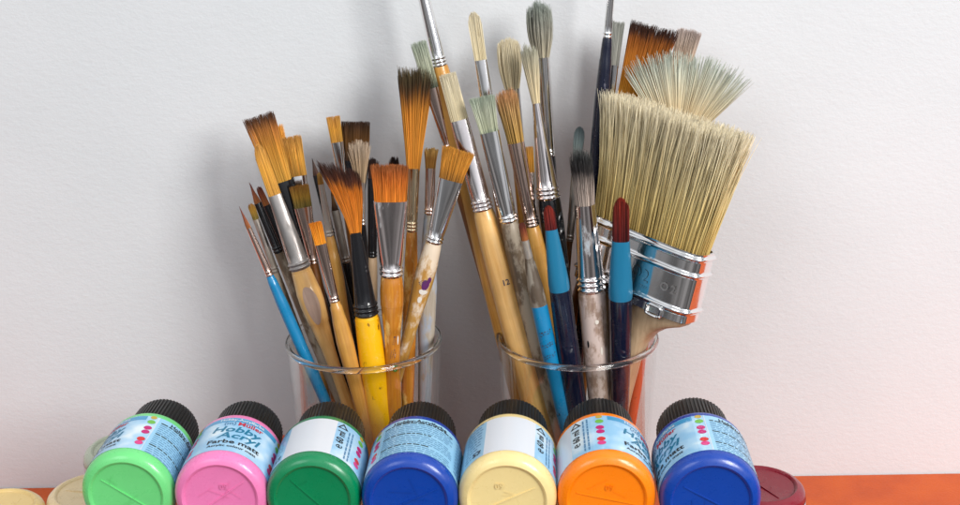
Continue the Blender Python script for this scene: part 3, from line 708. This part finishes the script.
    bend_text(g, 'Müller', .0048*k, P(12), .0320*k, r3, 1)
    bend_text(g, '(m)', .0042*k, P(-14), .0322*k, r3, 3)
    bend_text(g, 'Hobby', .0074*k, P(-2), .0262*k, r3, 0, sxx=1.15, shear=.22)
    bend_text(g, 'Acryl', .0074*k, P(4), .0202*k, r3, 0, sxx=1.25, shear=.22)
    bend_text(g, 'Farbe matt', .0048*k, P(0), .0142*k, r3, 2, sxx=1.2)
    bend_text(g, 'Acrylic colour matt', .0026*k, P(0), .0102*k, r3, 2, sxx=1.15)
    bend_text(g, 'Hobby-Acrylfarbe', .0036*k, P(116), .0355*k, r3, 2)
    for i in range(17):       # paragraphs too fine to read: word-long strokes
        z = (.0333-.00172*i)*k; a_ = 70
        while a_ < 160:
            w = rnd.uniform(3, 10)
            if a_+w < 164 and not (i in (6, 12) and a_ > 130):
                cyl_patch(g, r3, P(a_), P(a_+w), z, z+(.0005 if i % 6 else .0008)*k, 3 if i % 6 else 2, n=2)
            a_ += w+1.6
    for i in range(11):
        z = (.037-.0028*i)*k; a_ = 170
        while a_ < 192:
            w = rnd.uniform(3, 8); cyl_patch(g, r3, P(a_), P(min(a_+w, 196)), z, z+.0008*k, 3, n=2); a_ += w+1.6
    bend_text(g, '60 ml', .0052*k, P(270), .0245*k, r3, 2, rot=90)
    bend_text(g, '△', .0058*k, P(270), .0345*k, r3, 2)
    bend_text(g, '℮', .0054*k, P(270), .0155*k, r3, 2, rot=90)
    for i in range(2):
        z = .0075*k
        while z < .033*k:
            w = rnd.uniform(.0015, .004)*k; cyl_patch(g, r3, P(279+5*i), P(281+5*i), z, z+w, 3, n=1); z += w+.0006
    bend_text(g, '57', .0048*k, P(190), .010*k, r3, 2)
    mesh_obj('lettering', g.v, g.f, None, lab, smooth=False, mats=[M['ink_teal'], M['ink_red'], M['ink'], M['ink_blue'], M['lab_white']], fm=g.m)
    return o

JT = .0690                     # tops of the bottles standing on their caps
COL = {k: paint(k+'_paint_bottle', c) for k, c in dict(mint=S(112, 214, 128), pink=S(238, 128, 182), green=S(0, 128, 78), blue=S(2, 62, 160), cream=S(238, 214, 150), orange=S(255, 132, 0),
        sand=S(228, 202, 156), ochre=S(216, 186, 122), celadon=S(178, 186, 164), crimson=S(128, 6, 34), rust=S(190, 70, 24), leaf=S(30, 150, 60)).items()}
row = [  # base centre px, cap direction px, radius, colour, label top angle, label text
    ('mint', 126, 496, 167, 430, .0208, 46, 'mint green bottle lying at the left end of the front row'),
    ('pink', 220, 499, 251, 430, .0209, -13, 'pink bottle lying between the mint green and dark green ones'),
    ('green', 312.5, 500, 333, 428, .0209, 240, 'dark green bottle lying with blank white label panel up'),
    ('blue', 409, 502, 423, 428, .0212, 108, 'dark blue bottle lying with fine print up, left of the cream one'),
    ('cream', 507, 501, 513, 428, .0215, 229, 'cream bottle lying in the middle right of the front row'),
    ('orange', 607, 500, 598, 428, .0215, 305, 'bright orange bottle lying between cream and blue bottles'),
    ('blue', 711.5, 502, 690, 425, .0219, 63, 'dark blue bottle lying at the right end of the front row'),
]
for i, (c, bx, by, vx, vy, rb, top, lab) in enumerate(row):
    z = JT+rb+.0003
    b0 = at_z(bx, by, z); r1 = at_z(vx, vy, z-.001)
    Fw = (Vector((r1.x, r1.y, z))-b0).normalized()
    dn = Vector((0, 0, -1)); X = dn.cross(Fw)
    rot = Matrix((X, dn, Fw)).transposed()
    bottle(Matrix.Translation(b0) @ rot.to_4x4(), lab, COL[c], 'paint bottles lying in the front row', top, rb, i)
standing = [  # bottles standing upside down on their caps, base up: seen px of the base centre
    ('sand', 92, 491, 150, 'pale sand bottle standing upside down behind the mint one'),
    ('ochre', -3, 508, 90, 'dull ochre bottle standing upside down at the left edge of the picture'),
    ('celadon', 126, 447, 30, 'pale grey green bottle standing upside down near the wall'),
    ('crimson', 760, 484, 200, 'crimson bottle standing upside down at the right end'),
    ('rust', 262, 450, 10, 'rust orange bottle standing upside down behind the pink one'),
    ('leaf', 464, 474, 70, 'bright green bottle standing upside down between the blue and cream ones'),
]
for i, (c, px, py, ang, lab) in enumerate(standing):
    p = at_z(px, py, JT)
    Mx = Matrix.Translation((p.x, p.y, JT)) @ Matrix.Rotation(math.pi, 4, 'X') @ Matrix.Rotation(R(ang), 4, 'Z')
    bottle(Mx, lab, COL[c], 'paint bottles standing upside down', 0, .0215, 20+i)
    print('standing', c, [round(q, 3) for q in p])
for w_ in warn: print('WARN', w_)
print('GL', GL, 'GR', GR)
